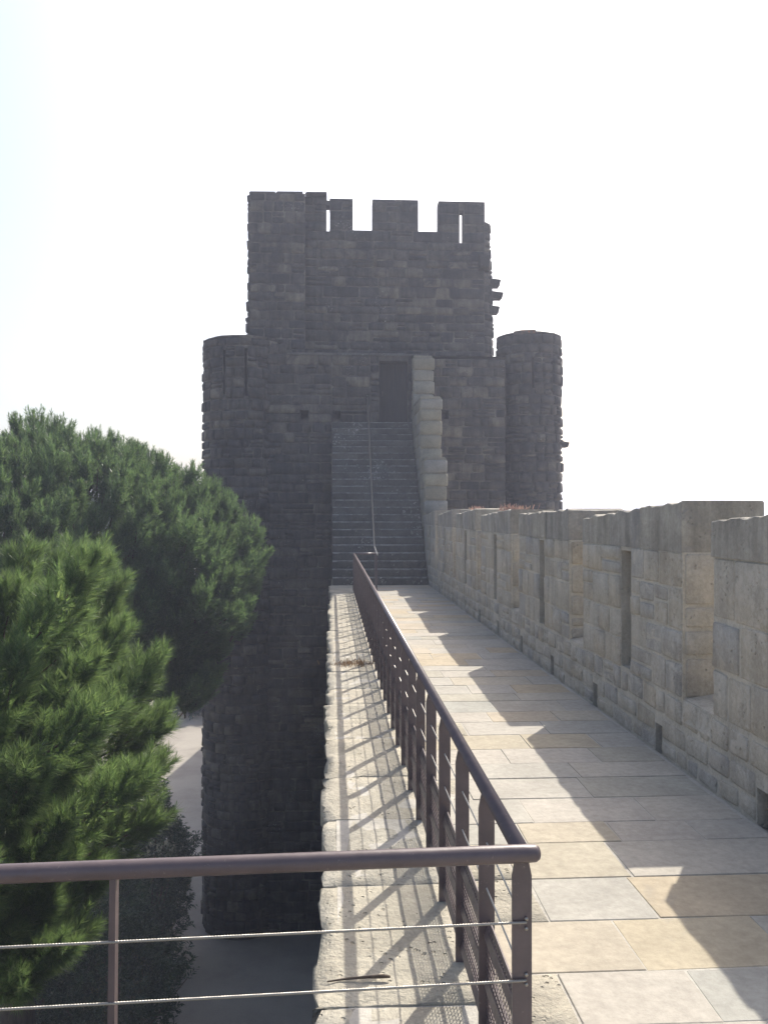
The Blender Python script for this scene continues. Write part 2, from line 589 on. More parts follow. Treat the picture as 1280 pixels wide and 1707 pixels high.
def slab(P, s0, s1, y0, y1, parent, mat, name, tilt=.0015, bev=.0035, sub=1, rough=0, leftchip=0):
    """flat slab with a thin worn edge; s along X"""
    mb = MB()
    h = rnd(-.0008, .003)
    tx, ty = rnd(-tilt, tilt), rnd(-tilt, tilt)
    nx = max(1, sub)
    ny = max(1, sub)
    xs = [s0, s0 + bev] + [s0 + (s1 - s0) * i / nx for i in range(1, nx)] + [s1 - bev, s1]
    ys = [y0, y0 + bev] + [y0 + (y1 - y0) * i / ny for i in range(1, ny)] + [y1 - bev, y1]
    j4 = [rnd(-.006, .006) for _ in range(8)]
    base = 0
    for j, y in enumerate(ys):
        for i, x in enumerate(xs):
            u, w = (x - s0) / (s1 - s0), (y - y0) / (y1 - y0)
            xx = x + (j4[0] * (1 - w) + j4[1] * w) * (1 - u) + (j4[2] * (1 - w) + j4[3] * w) * u
            yy = y + (j4[4] * (1 - u) + j4[5] * u) * (1 - w) + (j4[6] * (1 - u) + j4[7] * u) * w
            edge = i in (0, len(xs) - 1) or j in (0, len(ys) - 1)
            z = h + tx * (u - .5) * 2 + ty * (w - .5) * 2 + rnd(-rough, rough)
            if edge:
                z -= bev * .8 + rnd(0, rough)
            if leftchip and i <= 1:
                xx += rnd(-leftchip * .5, leftchip) * (1 if i == 0 else .6)
                z -= rnd(0, leftchip * .5) if i == 0 else rnd(0, leftchip * .15)
            mb.v.append((xx, yy, z))
    nxs, nys = len(xs), len(ys)
    for j in range(nys - 1):
        for i in range(nxs - 1):
            q = j * nxs + i
            mb.f.append((q, q + 1, q + nxs + 1, q + nxs))
    ring = [i for i in range(nxs)] + [j * nxs + nxs - 1 for j in range(1, nys)] + [(nys - 1) * nxs + i for i in range(nxs - 2, -1, -1)] + [j * nxs for j in range(nys - 2, 0, -1)]
    bb = len(mb.v)
    for r in ring:
        x, y, z = mb.v[r]
        mb.v.append((x + (rnd(0, leftchip) if leftchip and r % nxs == 0 else 0), y, -.055 if not leftchip else -.17))
    for t in range(len(ring)):
        t2 = (t + 1) % len(ring)
        mb.f.append((ring[t2], ring[t], bb + t, bb + t2))
    mb.build(name, mat, parent, sub > 1, ((s0 + s1) / 2, (y0 + y1) / 2, 0))


# paving: rows across the walk, each row broken at its own places
y = 1.2
row = 0
row_inner = []
while y < 24.05:
    d = rnd(.33, .52)
    y1 = min(y + d, 24.08)
    if y1 - y < .15:
        break
    x0 = rnd(.62, .70)
    row_inner.append((y, y1, x0))
    # an older, rougher slab beside the railing in many rows
    xs = [x0]
    if rnd(0, 1) < .55:
        xs.append(x0 + rnd(.25, .55))
        old_first = True
    else:
        old_first = False
    while xs[-1] < WX - .95:
        xs.append(xs[-1] + rnd(.5, 1.05))
    if WX - xs[-1] < .3:
        xs.pop()
    xs.append(WX - rnd(.012, .03))
    for i in range(len(xs) - 1):
        o = old_first and i == 0
        slab(None, xs[i] + .0045, xs[i + 1] - .0045, y + .0045, y1 - .0045, walk, M['old_slab'] if o else M['slab'],
             'paving_slab', sub=4 if o else 1, rough=.004 if o else 0)
    y = y1
    row += 1

# coping: big rough stones along the open edge
y = 1.0
while y < 24.0:
    d = rnd(.55, 1.15)
    y1 = min(y + d, 24.08)
    slab(None, -.055 + rnd(-.02, .02), .615, y + .006, y1 - .006, cw, M['old_slab'], 'coping_stone', sub=7, rough=.006,
         leftchip=.045, tilt=.004)
    y = y1

# landing the photographer stands on, out of frame below
lb = MB()
lb.box(-3.2, -.12, -4, 2.66, GROUND_Z, -.012)
struct(lb.build('landing', M['curtain_stone']))

# ------------------------------------------------------------------ crenellated parapet
PER = 3.2
par = thing('crenellated_parapet', 'pale weathered stone parapet with notched top along the wall walk', 'parapet', (3.06, 12, 0))
core = MB()
XB = WX + .66
SILL = .55
drains = [5.30 + 1.74 * k for k in range(11)]
hole = lambda s, z: z < .24 and any(abs(s - d) < .075 for d in drains)
sb = sorted([0.2] + [d + e for d in drains for e in (-.075, .075)] + [25.3])
P = flatX(WX + .012)
grid_wall(core, P, sb, [-.03, .24, SILL], hole, .4)
core.quad((WX + .012, .2, SILL), (XB, .2, SILL), (XB, 25.3, SILL), (WX + .012, 25.3, SILL))
core.quad((XB, .2, GROUND_Z), (XB, 25.3, GROUND_Z), (XB, 25.3, SILL), (XB, .2, SILL))
core.quad((WX, .2, -.03), (XB, .2, -.03), (XB, .2, SILL), (WX, .2, SILL))
recs = []
blocked = [(d - .075, d + .075, -.1, .24) for d in drains]
merlons = []
for k in range(-1, 6):
    y0 = 6.55 + PER * k
    y1 = min(y0 + PER - .55, 25.3)
    merlons.append((y0, y1))
slits = []
for (y0, y1) in merlons:
    ys = y0 + 1.15
    if ys + .3 < y1:
        slits.append((ys, ys + .27, SILL + .02, 1.66))
# lower courses: rubble, irregular
for (s0, s1, z0, z1) in lay(.25, 25.25, .0, SILL, (.17, .27), (.22, .5), blocked, .009, .012):
    recs.append((P, s0, s1, max(.004, z0), z1, rnd(.003, .018), rnd(.008, .02), dict(n=3, jit=.022, rough=.007, rc=.7)))
for mi, (y0, y1) in enumerate(merlons):
    zt0, zt1 = 2.09 + rnd(-.03, .02), 1.97 + rnd(-.03, .03)
    if mi == 1:
        zt0, zt1 = 2.10, 1.965
    if mi == 0:
        zt0, zt1 = 2.06, 1.965
    zc = 1.70
    sl = [q for q in slits if y0 < q[0] < y1]
    hl = lambda s, z: any(q[0] < s < q[1] and q[2] < z < q[3] for q in sl)
    grid_wall(core, P, sorted([y0, y1] + [e for q in sl for e in q[:2]]), [SILL] + ([SILL + .02, 1.66] if sl else []) + [zc], hl, .5)
    for yy, flip in ((y0, 0), (y1, 1)):
        core.quad((WX + .012, yy, SILL), (XB, yy, SILL), (XB, yy, zc), (WX + .012, yy, zc))
    core.quad((XB, y0, SILL), (XB, y1, SILL), (XB, y1, zc), (XB, y0, zc))
    core.quad((WX + .012, y0, zc), (XB, y0, zc), (XB, y1, zc), (WX + .012, y1, zc))
    for (s0, s1, z0, z1) in lay(y0, y1, SILL, zc, (.24, .38), (.28, .60), sl, .006, .008):
        lowp = max(0, 1.0 - (z0 - .5))
        recs.append((P, s0, s1, z0, z1, random.choice((rnd(.002, .008), rnd(.010, .02))), rnd(.006, .016), dict(n=3, jit=.014, rough=.004, rc=.5)))
    # the end of the merlon that looks at us
    Pe = flatY(y0 - .002)
    for (s0, s1, z0, z1) in lay(WX + .02, XB, SILL, zc, (.26, .4), (.3, .7), [], .012, .008):
        recs.append((Pe, s0, s1, z0, z1, rnd(.004, .016), rnd(.008, .016), dict(n=3, jit=.01, rough=.004, rc=.5)))
    # cap stones, full thickness
    yy = y0
    while yy < y1 - .05:
        L = rnd(.7, 1.15)
        ye = y1 if y1 - yy - L < .35 else yy + L
        za, zb2 = [zt0 + (zt1 - zt0) * ((q - y0) / (y1 - y0)) for q in (yy, ye)]
        mb = MB()
        x0c, x1c = WX + .001 + rnd(-.008, .008), XB + .01
        sn = 9
        for j in range(sn + 1):
            t = j / sn
            yq = yy + .004 + (ye - yy - .008) * t
            zq = za + (zb2 - za) * t + rnd(-.018, .014)
            jx = rnd(-.006, .006)
            mb.v += [(x0c + jx, yq, zc - .004), (x0c + jx * .5 - .002, yq, (zc + zq) / 2), (x0c + jx + .002, yq, zq - .006 - rnd(0, .008)),
                     (x0c + jx + rnd(.006, .02), yq, zq), ((x0c + x1c) / 2, yq, zq + rnd(-.01, .012)), (x1c - .012, yq, zq), (x1c, yq, zq - .012), (x1c, yq, zc - .004)]
        for j in range(sn):
            for i in range(7):
                q = j * 8 + i
                mb.f.append((q, q + 8, q + 9, q + 1))
        mb.f.append(tuple(range(8)))
        mb.f.append(tuple(range(sn * 8, sn * 8 + 8))[::-1])
        mb.build('cap_stone', M['cap_stone'], par, False, (WX + .3, (yy + ye) / 2, 1.9))
        yy = ye
# sills of the crenels: sloping stones
for (y0, y1), (y2, y3) in zip(merlons, merlons[1:]):
    mb = MB()
    mb.hexa([(WX - .004, y1 + .01, SILL - .16), (XB, y1 + .01, SILL - .16), (WX - .004, y2 - .01, SILL - .16), (XB, y2 - .01, SILL - .16),
             (WX + .02, y1 + .01, SILL + .004), (XB, y1 + .01, SILL + .10), (WX + .02, y2 - .01, SILL + .012), (XB, y2 - .01, SILL + .10)])
    mb.build('sill_stone', M['parapet_stone'], par, False, (WX + .3, (y1 + y2) / 2, SILL))
core.build('wall_core', M['parapet_mortar'], par)
put_stones(par, recs, M['parapet_stone'], 290, score=lambda r: (r[2] - r[1]) * (r[4] - r[3]) / max(4.2, r[0](r[1], 1, 0).y) ** 3 * (1 if r[0](r[1], 1, 0).y > 4.6 else .01))

# ------------------------------------------------------------------ staircase
NS, RISE, TREAD = 23, .2225, .2215
SY = 24.1
stairs = thing('stone_staircase', 'steep lichen spotted stone staircase rising to the tower door', 'staircase', (1.36, SY, 0))
for i in range(NS):
    y0 = SY + i * TREAD
    cuts = [.02, rnd(.9, 1.5), WX - .02] if i % 2 else [.02, rnd(.6, 1.0), rnd(1.6, 2.1), WX - .02]
    for a, c in zip(cuts, cuts[1:]):
        mb = MB()
        z1 = (i + 1) * RISE + rnd(-.006, .006)
        z0 = i * RISE - .03
        x0, x1 = a + .004, c - .004
        ya = y0 + rnd(-.012, .012)
        nseg = 4
        for j in range(nseg + 1):
            x = x0 + (x1 - x0) * j / nseg
            w = rnd(0, .014)
            mb.v += [(x, ya + .012, z0), (x, ya + rnd(-.003, .003), z1 - .035), (x, ya + .012, z1 - .008 - w), (x, ya + .04, z1 - w * .6),
                     (x, y0 + TREAD + .06, z1), (x, y0 + TREAD + .06, z0)]
        for j in range(nseg):
            for q in range(5):
                r = j * 6 + q
                mb.f.append((r, r + 6, r + 7, r + 1))
        mb.f.append(tuple(range(6)))
        mb.f.append(tuple(range(nseg * 6, nseg * 6 + 6))[::-1])
        mb.build('step', M['stair_stone'], stairs, False, ((x0 + x1) / 2, y0, z0))
mb = MB()                          # the solid mass under the steps
for i in range(NS):
    mb.box(.035, WX - .03, SY + i * TREAD + .03, 29.15, max(-.02, i * RISE - .02), (i + 1) * RISE - .05)
mb.build('stair_core', M['stair_stone'], stairs)

# stepped parapet beside the stairs
sp = thing('stepped_stair_parapet', 'stepped stone parapet climbing beside the staircase', 'parapet', (3.05, 25.3, 0))
score_ = MB()
recs = []
blocks = [(25.32, 26.5, 3.65), (26.5, 28.75, 5.62), (28.75, 29.16, 7.3)]
for bi, (y0, y1, zt) in enumerate(blocks):
    z_low = 0 if bi == 0 else blocks[bi - 1][2]
    score_.box(WX + .02, XB, y0 + .02, y1 + (.0 if bi == 2 else .02), -.02, zt - .03)
    Pi = flatX(WX + .02)
    for (s0, s1, z0, z1) in lay(y0 + .02, y1, max(0, zt - 3.6), zt - .03, (.30, .42), (.35, .8), [], .008):
        recs.append((Pi, s0, s1, z0, z1, rnd(.005, .03), .03, dict(n=2)))
    Pf = flatY(y0 + .02)
    zz = (2.0 if bi == 0 else z_low)
    for (s0, s1, z0, z1) in lay(WX + .005, XB + .02, zz, zt - .03, (.33, .46), (.5, .75), [], .006):
        recs.append((Pf, s0, s1 + rnd(0, .07), z0, z1, rnd(.02, .06), .05, dict(n=3, rough=.01, rc=.8, back=-.1)))
    for (s0, s1, z0, z1) in lay(y0, y1, 0, .1, (.1, .1), (.5, .9), [], .004):
        mb = MB()
        mb.hexa([(WX, s0, zt - .028), (XB + .03, s0, zt - .028), (WX, s1, zt - .028), (XB + .03, s1, zt - .028),
                 (WX + .05, s0 + .02, zt + .05), (XB - .03, s0 + .02, zt + .04), (WX + .05, s1, zt + .05), (XB - .03, s1, zt + .04)])
        mb.build('cap_stone', M['stair_parapet_stone'], sp, False, (WX + .3, s0, zt))
score_.build('wall_core', M['stair_parapet_stone'], sp)
put_stones(sp, recs, M['stair_parapet_stone'], 300)

# ------------------------------------------------------------------ tower
TY, UY = 29.2, 30.2
ZG = GROUND_Z
tower = thing('stone_tower', 'massive dark medieval stone tower with battlements at the end of the walkway', 'tower', (1.5, 33, ZG))
tc = MB()
tst = []


def tower_face(P, s0, s1, z0, z1, hc=(.26, .40), ls=(.36, 1.0), holes=(), depth=.5, boss=(.012, .055), bev=.035, body=True, smin=None):
    sb = sorted(set([s0, s1] + [e for h in holes for e in h[:2]] + (smin or [])))
    zb = sorted(set([z0, z1] + [e for h in holes for e in h[2:]]))
    if body:
        grid_wall(tc, P, sb, zb, lambda s, z: any(h[0] < s < h[1] and h[2] < z < h[3] for h in holes), depth)
    for (a, c, d, e) in lay(s0, s1, z0, z1, hc, ls, holes, .012, .006):
        tst.append((P, a, c, d, e, rnd(*boss), bev, dict(n=2, jit=.02, rough=.012, rc=.6)))


def arc(r, a0, a1, n):
    return [r * (a0 + (a1 - a0) * i / n) for i in range(n + 1)]


# lower front wall, left of the stairs, above the stairs, right of the stairs
fl = flatY(TY)
tower_face(fl, -2.3, .0, ZG, 7.42, holes=[(-1.07, -.79, 5.2, 5.52)], depth=1.0)
tower_face(fl, .0, 1.3, 5.10, 7.42, holes=[(.06, .30, 5.22, 5.52)], depth=1.0)
tower_face(fl, 1.3, WX, 5.10, 7.42, holes=[(1.62, 2.60, 5.1, 7.22)], depth=.62)
tower_face(fl, WX, 5.95, -.5, 7.32, holes=[(3.76, 3.99, 5.25, 5.55)], depth=1.0)
tc.quad((-3.0, TY, 7.42), (6.0, TY, 7.42), (6.0, UY + .3, 7.42), (-3.0, UY + .3, 7.42))
tc.quad((.0, TY + .001, ZG), (WX, TY + .001, ZG), (WX, TY + .001, 5.1), (.0, TY + .001, 5.1))
# low merlon between the corner turret and the upper tower
tower_face(flatY(TY + .02), -2.35, -1.55, 7.43, 7.78)
tc.box(-2.35, -1.55, TY + .021, TY + .6, 7.43, 7.76)
# corner turret at the left
LT = (-3.06, 30.22, 1.36)
PL = cyl(*LT)
tower_face(PL, -LT[2] * 1.9, LT[2] * 1.05, ZG, 7.9, holes=[(-.58, -.49, 6.0, 7.5), (.16, .25, 5.95, 7.55), (-1.16, -1.09, 5.8, 7.1)], depth=.8, smin=arc(LT[2], -1.9, 1.05, 26), ls=(.3, .6), boss=(.02, .11))
# upper tower
uf = flatY(UY)
tower_face(uf, -1.0, 5.42, 7.42, 11.62)
tower_face(uf, -.08, 5.42, 11.62, 12.0, holes=[(4.52, 4.67, 11.62, 12.0)], depth=.02, body=False)
for (x0, x1, sl) in ((-.08, .74, None), (1.43, 3.05, None), (3.77, 5.42, (4.52, 4.67))):
    tower_face(uf, x0, x1, 12.0, 13.03, holes=[(sl[0], sl[1], 12.0, 12.78)] if sl else [], body=False, boss=(.01, .03), bev=.025)
tb = MB()
for (x0, x1) in ((-.08, 4.52), (4.67, 5.42)):
    tb.box(x0, x1, UY + .001, UY + .5, 11.62, 12.0)
for (x0, x1) in ((-.07, .74), (1.43, 3.05), (3.77, 4.52), (4.67, 5.42)):
    tb.box(x0, x1, UY + .001, UY + .5, 12.0, 12.78)
for (x0, x1) in ((-.08, .74), (1.43, 3.05), (3.77, 5.42)):
    tb.box(x0, x1, UY + .001, UY + .5, 12.78, 13.03)
UL = flatY(UY - .28)
tower_face(UL, -2.83, -.92, 7.42, 13.14, ls=(.3, .65), boss=(.01, .045))
PSL = lambda s, z, d: Vector((-2.83 - .03 * max(0, 11 - z) * .6 - d, s, z))
tower_face(PSL, UY - .28, 34.5, 7.3, 13.10, ls=(.3, .6), boss=(.03, .12))
tb.box(-2.80, -.925, UY - .27, 34.4, 7.3, 13.13)
# the return of the corner above the wall walk that fills from the turret to the first merlon slit
tb.box(-1.0, -.19, UY + .02, UY + 1.2, 11.6, 13.14)
tower_face(uf, -1.0, -.19, 11.62, 13.16, body=False, boss=(.01, .04))
tb.box(-.19, -.08, UY + .02, UY + .5, 12.86, 13.03)
tb.box(-.19, -.08, UY + .02, UY + .5, 11.55, 11.95)
# round corner at the right rear of the upper tower, sunlit flank
RT = (5.5, 32.35, .45)
PR = lambda s, z, d: cyl(RT[0], RT[1], RT[2] + max(0, (12.9 - z)) * .032)(s, z, d)
tower_face(PR, RT[2] * .2, RT[2] * 2.2, 7.3, 13.0, smin=arc(RT[2], .2, 2.2, 12), ls=(.3, .6), boss=(.03, .09))
# right turret
ST = (7.12, 30.75, 1.13)
PS = cyl(*ST)
tower_face(PS, -ST[2] * 1.75, ST[2] * 1.85, -.5, 8.32, holes=[(-.13, -.06, 6.4, 7.5), (.61, .68, 6.3, 7.4)], depth=.7, smin=arc(ST[2], -1.75, 1.85, 26), ls=(.28, .55), boss=(.03, .12))
# masses behind the faces
tb.box(-2.9, 5.9, TY + 1.05, 38.5, ZG, 7.40)
tb.box(-1.9, 5.40, UY + .52, 37.5, 7.40, 11.6)


def drum(mb, cx, cy, r, z0, z1, bulge=.1, n=28):
    base = len(mb.v)
    for z, rr in ((z0, r), (z1, r), (z1 + bulge, r * .75)):
        for i in range(n):
            t = 2 * math.pi * i / n
            mb.v.append((cx + rr * math.sin(t), cy - rr * math.cos(t), z + (rnd(-.03, .03) if z > z1 else 0)))
    for k in (0, 1):
        for i in range(n):
            j = (i + 1) % n
            mb.f.append((base + k * n + i, base + k * n + j, base + (k + 1) * n + j, base + (k + 1) * n + i))
    mb.f.append(tuple(base + 2 * n + i for i in range(n)))


drum(tb, LT[0], LT[1], LT[2] - .85, ZG, 7.4, .0)
drum(tb, RT[0], RT[1], RT[2] - .1, 7.0, 12.9, .03)
drum(tb, ST[0], ST[1], ST[2] - .75, -6, 7.8, .0)
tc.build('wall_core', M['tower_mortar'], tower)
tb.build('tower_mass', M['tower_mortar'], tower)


def turret_cap(c, z, h, name='cap_stone', n=9, r_in=.2, orange=None):
    for i in range(n):
        t0, t1 = 2 * math.pi * i / n + .01, 2 * math.pi * (i + 1) / n - .01
        mb = MB()
        hh = rnd(-.03, .03)
        m_ = 3
        for j in range(m_ + 1):
            t = t0 + (t1 - t0) * j / m_
            for rr, zz in ((c[2] + .03, z), (c[2] + .035, z + h * .55 + hh), (c[2] * .8, z + h + hh), (r_in, z + h + hh), (r_in, z)):
                mb.v.append((c[0] + rr * math.sin(t), c[1] - rr * math.cos(t), zz + rnd(-.008, .008)))
        for j in range(m_):
            for q in range(5):
                a, b2 = j * 5 + q, j * 5 + (q + 1) % 5
                mb.f.append((a, a + 5, b2 + 5, b2))
        mb.f.append((0, 1, 2, 3, 4))
        mb.f.append(tuple(m_ * 5 + k for k in (4, 3, 2, 1, 0)))
        tm = (t0 + t1) / 2
        o = mb.build(name, M['tower_stone'] if not (orange and orange(tm)) else M['orange_lichen'], tower, False,
                     (c[0] + c[2] * math.sin(tm), c[1] - c[2] * math.cos(tm), z))
        if orange and orange(tm):
            o['label'] = 'cap stone covered in orange lichen'


M['orange_lichen'] = stone_mat('orange_lichen', [(0, (.13, .115, .095)), (1, (.13, .115, .095))], .4, (.24, .115, .06), .54, 6, None, .6, .5, 25)
turret_cap(LT, 7.9, .14)
for (x0, x1, z, h) in ((-2.86, -1.95, 13.142, .05), (-1.94, -1.0, 13.142, .07), (-.92, -.17, 13.162, .055)):
    mb = MB()
    mb.hexa([(x0, UY - .30, z), (x1, UY - .30, z), (x0, UY + .8, z), (x1, UY + .8, z),
             (x0 + .05, UY - .27, z + h), (x1 - .01, UY - .27, z + h + .01), (x0 + .05, UY + .8, z + h), (x1 - .01, UY + .8, z + h)])
    mb.build('cap_stone', M['tower_stone'], tower, False, ((x0 + x1) / 2, UY, z))
turret_cap(ST, 8.32, .16, orange=lambda t: abs(((t + math.pi) % (2 * math.pi)) - math.pi + .35) < .36)
# merlon caps
for (x0, x1) in ((-.08, .74), (1.43, 3.05), (3.77, 5.42)):
    n = max(1, round((x1 - x0) / .8))
    for i in range(n):
        a, c = x0 + (x1 - x0) * i / n, x0 + (x1 - x0) * (i + 1) / n
        mb = MB()
        z = 13.032
        h = .07 + rnd(-.01, .01)
        mb.hexa([(a + .004, UY - .02, z), (c - .004, UY - .02, z), (a + .004, UY + .52, z), (c - .004, UY + .52, z),
                 (a + .004, UY + .01, z + h), (c - .004, UY + .01, z + h), (a + .004, UY + .5, z + h), (c - .004, UY + .5, z + h)])
        mb.build('cap_stone', M['tower_stone'], tower, False, ((a + c) / 2, UY, z))
# corbels and stubs
for (x0, x1, y, z, h) in ((5.75, 6.38, 32.3, 10.62, .30), (5.75, 6.48, 32.3, 10.16, .28), (5.78, 6.34, 32.3, 9.60, .30), (8.1, 8.56, 30.7, 4.42, .22)):
    mb = MB()
    mb.hexa([(x0, y - .2, z), (x1 - .06, y - .2, z), (x0, y + .2, z), (x1 - .06, y + .2, z),
             (x0, y - .2, z + h + .03), (x1, y - .2, z + h - .05), (x0, y + .2, z + h + .03), (x1, y + .2, z + h - .05)])
    mb.build('corbel', M['tower_stone'], tower, False, (x0, y, z))
for (x, z, w, h) in ((1.52, 10.78, .14, .26), (5.38, 10.72, .42, .42)):
    mb = MB()
    mb.hexa([(x - w * .35, UY - .28, z), (x + w * .35, UY - .28, z), (x - w * .5, UY + .1, z - .1), (x + w * .5, UY + .1, z - .1),
             (x - w * .5, UY - .3, z + h), (x + w * .5, UY - .3, z + h), (x - w * .5, UY + .1, z + h), (x + w * .5, UY + .1, z + h)])
    mb.build('corbel', M['tower_stone'], tower, False, (x, UY, z))
# string course along the ledge
x = -1.4
while x < 2.7:
    L = rnd(.5, 1.0)
    mb = MB()
    mb.hexa([(x, TY - .06, 7.40), (x + L - .01, TY - .06, 7.40), (x, UY, 7.425), (x + L - .01, UY, 7.425),
             (x, TY - .05, 7.47 + rnd(0, .02)), (x + L - .01, TY - .05, 7.47 + rnd(0, .02)), (x, UY, 7.52), (x + L - .01, UY, 7.52)])
    mb.build('ledge_stone', M['stair_stone'], tower, False, (x + L / 2, TY, 7.42))
    x += L
# door at the head of the stairs
dr = MB()
dr.box(1.62, 2.60, TY + .55, TY + .59, 5.11, 7.22)
door = dr.build('door', M['wood'], tower, False, (2.11, TY + .42, 5.11))
for i in range(6):
    mb = MB()
    x0 = 1.63 + i * .162
    mb.box(x0 + .004, x0 + .158, TY + .525, TY + .549, 5.13, 7.2)
    mb.build('plank', M['wood'], door, False, (x0 + .08, TY + .38, 5.13))
mb = MB()
mb.tube([(1.75, TY + .52, 6.1), (1.75, TY + .49, 6.1), (1.75, TY + .49, 6.25), (1.75, TY + .52, 6.25)], .012, 8)
mb.build('handle', M['steel'], door, True, (1.75, TY + .35, 6.1))


def tscore(r):
    c = r[0]((r[1] + r[2]) / 2, (r[3] + r[4]) / 2, 0)
    nrm = r[0](r[1], r[3], 1) - r[0](r[1], r[3], 0)
    to = (Vector((0, 0, 2)) - c)
    f = max(.0, nrm.dot(to.normalized()))
    s = (r[2] - r[1]) * (r[4] - r[3]) * f
    if c.z < 2.2 and c.x > -.3:
        s *= .01
    if c.z < .3 or c.x < -3.2 and c.z < 3:
        s *= .3
    return s


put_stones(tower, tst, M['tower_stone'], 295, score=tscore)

# unseen curtain wall angled for its shadow, and a tower far off behind the pines
cb = thing('rear_shadow_wall', 'unseen stone wall behind the big tower, angled to shade the courtyard', 'wall', (1, 39, ZG))
mb = MB()
for (t0, t1, z1) in [(1, 90, 2.0)] + [(3.2 * k + 2, 3.2 * k + 4.6, 2.9) for k in range(27)]:
    x0, y0, x1, y1 = -5.06 + .167 * t0, 38 + t0, -5.06 + .167 * t1, 38 + t1  # line chosen so the hidden top edge casts the courtyard shadow
    w = 2.2 if z1 < 2.5 else .6
    zb = ZG if z1 < 2.5 else 2.0
    ox = 0 if z1 < 2.5 else 1.6
    mb.hexa([(x0 + ox, y0, zb), (x0 + ox + w, y0, zb), (x1 + ox, y1, zb), (x1 + ox + w, y1, zb),
             (x0 + ox, y0, z1), (x0 + ox + w, y0, z1), (x1 + ox, y1, z1), (x1 + ox + w, y1, z1)])
mb.build('wall_core', M['curtain_stone'], cb)

ft = thing('distant_tower', 'far tower top just showing over the dark pine crown', 'tower', (-18.5, 82, ZG))
mb = MB()
mb.box(-20.6, -16.9, 80, 86, ZG, 7.4)
mb.build('wall', M['tower_mortar'], ft)
for k in range(3):
    mb = MB()
    mb.box(-20.6 + k * 1.3, -20.6 + k * 1.3 + 1.1, 80, 80.6, 7.4, 7.8)
    mb.build('merlon', M['tower_mortar'], ft, False, (-20.1 + k * 1.35, 80.3, 7.4))

# ------------------------------------------------------------------ railing
RX, RZ = .58, .965
PY0, PY1, STEP = 2.60, 22.4, .60
rail = thing('walkway_railing', 'brown steel railing with flat posts and wire mesh along the wall walk', 'railing', (RX, 12, 0))
mb = MB()
w, t = .03, .006
prof = [(-w, 0), (w, 0), (w, .893), (.02, .945), (-.02, .945), (-w, .893)]
for yy in (-t, t):
    mb.v += [(x, yy, z) for x, z in prof]
mb.f.append(tuple(range(6)))
mb.f.append(tuple(range(6, 12))[::-1])
for i in range(6):
    j = (i + 1) % 6
    mb.f.append((i, i + 6, j + 6, j))
post_me = mb.mesh('post', M['steel'])
ny_posts = int(round((PY1 - PY0) / STEP)) + 1
for i in range(ny_posts):
    p = link('post', post_me, rail, (RX, PY0 + i * STEP, 0))
    if i == 0:
        for z in (.765, .735, .595, .565):
            bm_ = MB()
            bm_.tube([(RX + .012, PY0 - .007, z), (RX + .012, PY0 - .014, z)], .0055, 8)
            bm_.build('bolt', M['cable'], p, True, (RX + .012, PY0 - .01, z))
mb = MB()
mb.tube([(RX, PY0 - .02, RZ), (RX, PY1, RZ)], .026, 20)
mb.build('handrail', M['steel'], rail, True)
mb = MB()
cx0, cy0 = RX + .035, PY0 - .012
ends = [(RX + .055, cy0 + .0, RZ, .008), (RX + .051, cy0, RZ, .019), (RX + .04, cy0, RZ, .026), (RX, cy0 - .001, RZ, .0275), (-1.0, 2.53, RZ, .0275), (-3.0, 2.40, RZ, .0275)]
mb.tube([e[:3] for e in ends], [e[3] for e in ends], 20)
mb.build('cross_handrail', M['steel'], rail, True)
# end piece of the handrail across the foot of the stairs
mb = MB()
mb.tube([(RX, PY1, RZ), (1.16, PY1 + .02, RZ)], .026, 14)
mb.build('end_handrail', M['steel'], rail, True)
link('post', post_me, rail, (1.16, PY1 + .02, 0))
# three slanted flat bars and the mesh between them
for z in (.445, .265, .095):
    mb = MB()
    mb.hexa([(RX - .012, PY0, z - .03), (RX - .006, PY0, z - .032), (RX - .012, PY1, z - .03), (RX - .006, PY1, z - .032),
             (RX + .008, PY0, z + .032), (RX + .014, PY0, z + .03), (RX + .008, PY1, z + .032), (RX + .014, PY1, z + .03)])
    mb.build('flat_bar', M['steel'], rail)
mb = MB()
ww = .0013
for i in range(24):
    y = STEP * (i + .5) / 24
    mb.box(RX - ww, RX + ww, y - ww, y + ww, .08, .46)
for i in range(15):
    z = .09 + i * .0255
    mb.box(RX - ww - .002, RX + ww - .002, 0, STEP, z - ww, z + ww)
mesh_me = mb.mesh('mesh_panel', M['steel'], False, (RX, 0, 0))
for i in range(ny_posts - 1):
    link('mesh_panel', mesh_me, rail, (RX, PY0 + i * STEP, 0))
for z in (.765, .595):
    mb = MB()
    mb.tube([(RX, PY0, z), (RX, PY1, z)], .0034, 6)
    mb.build('cable', M['cable'], rail, True)
# twisted cables of the cross railing
def rope(p0, p1, r, pitch, strands=3, seg=9):
    mb = MB()
    p0, p1 = Vector(p0), Vector(p1)
    d = (p1 - p0)
    L = d.length
    d.normalize()
    a = d.cross(Vector((0, 0, 1))).normalized()
    c = a.cross(d)
    n = int(L / pitch * seg)
    for s in range(strands):
        pts = []
        for i in range(n + 1):
            th = 2 * math.pi * (i / seg + s / strands)
            pts.append(p0 + d * (L * i / n) + (a * math.cos(th) + c * math.sin(th)) * r * .5)
        mb.tube(pts, r * .56, 5, False)
    return mb


for z in (.755, .578):
    rope((RX + .012, PY0 - .012, z), (-3.0, 2.41, z + .02), .0042, .026).build('twisted_cable', M['cable'], rail, True)
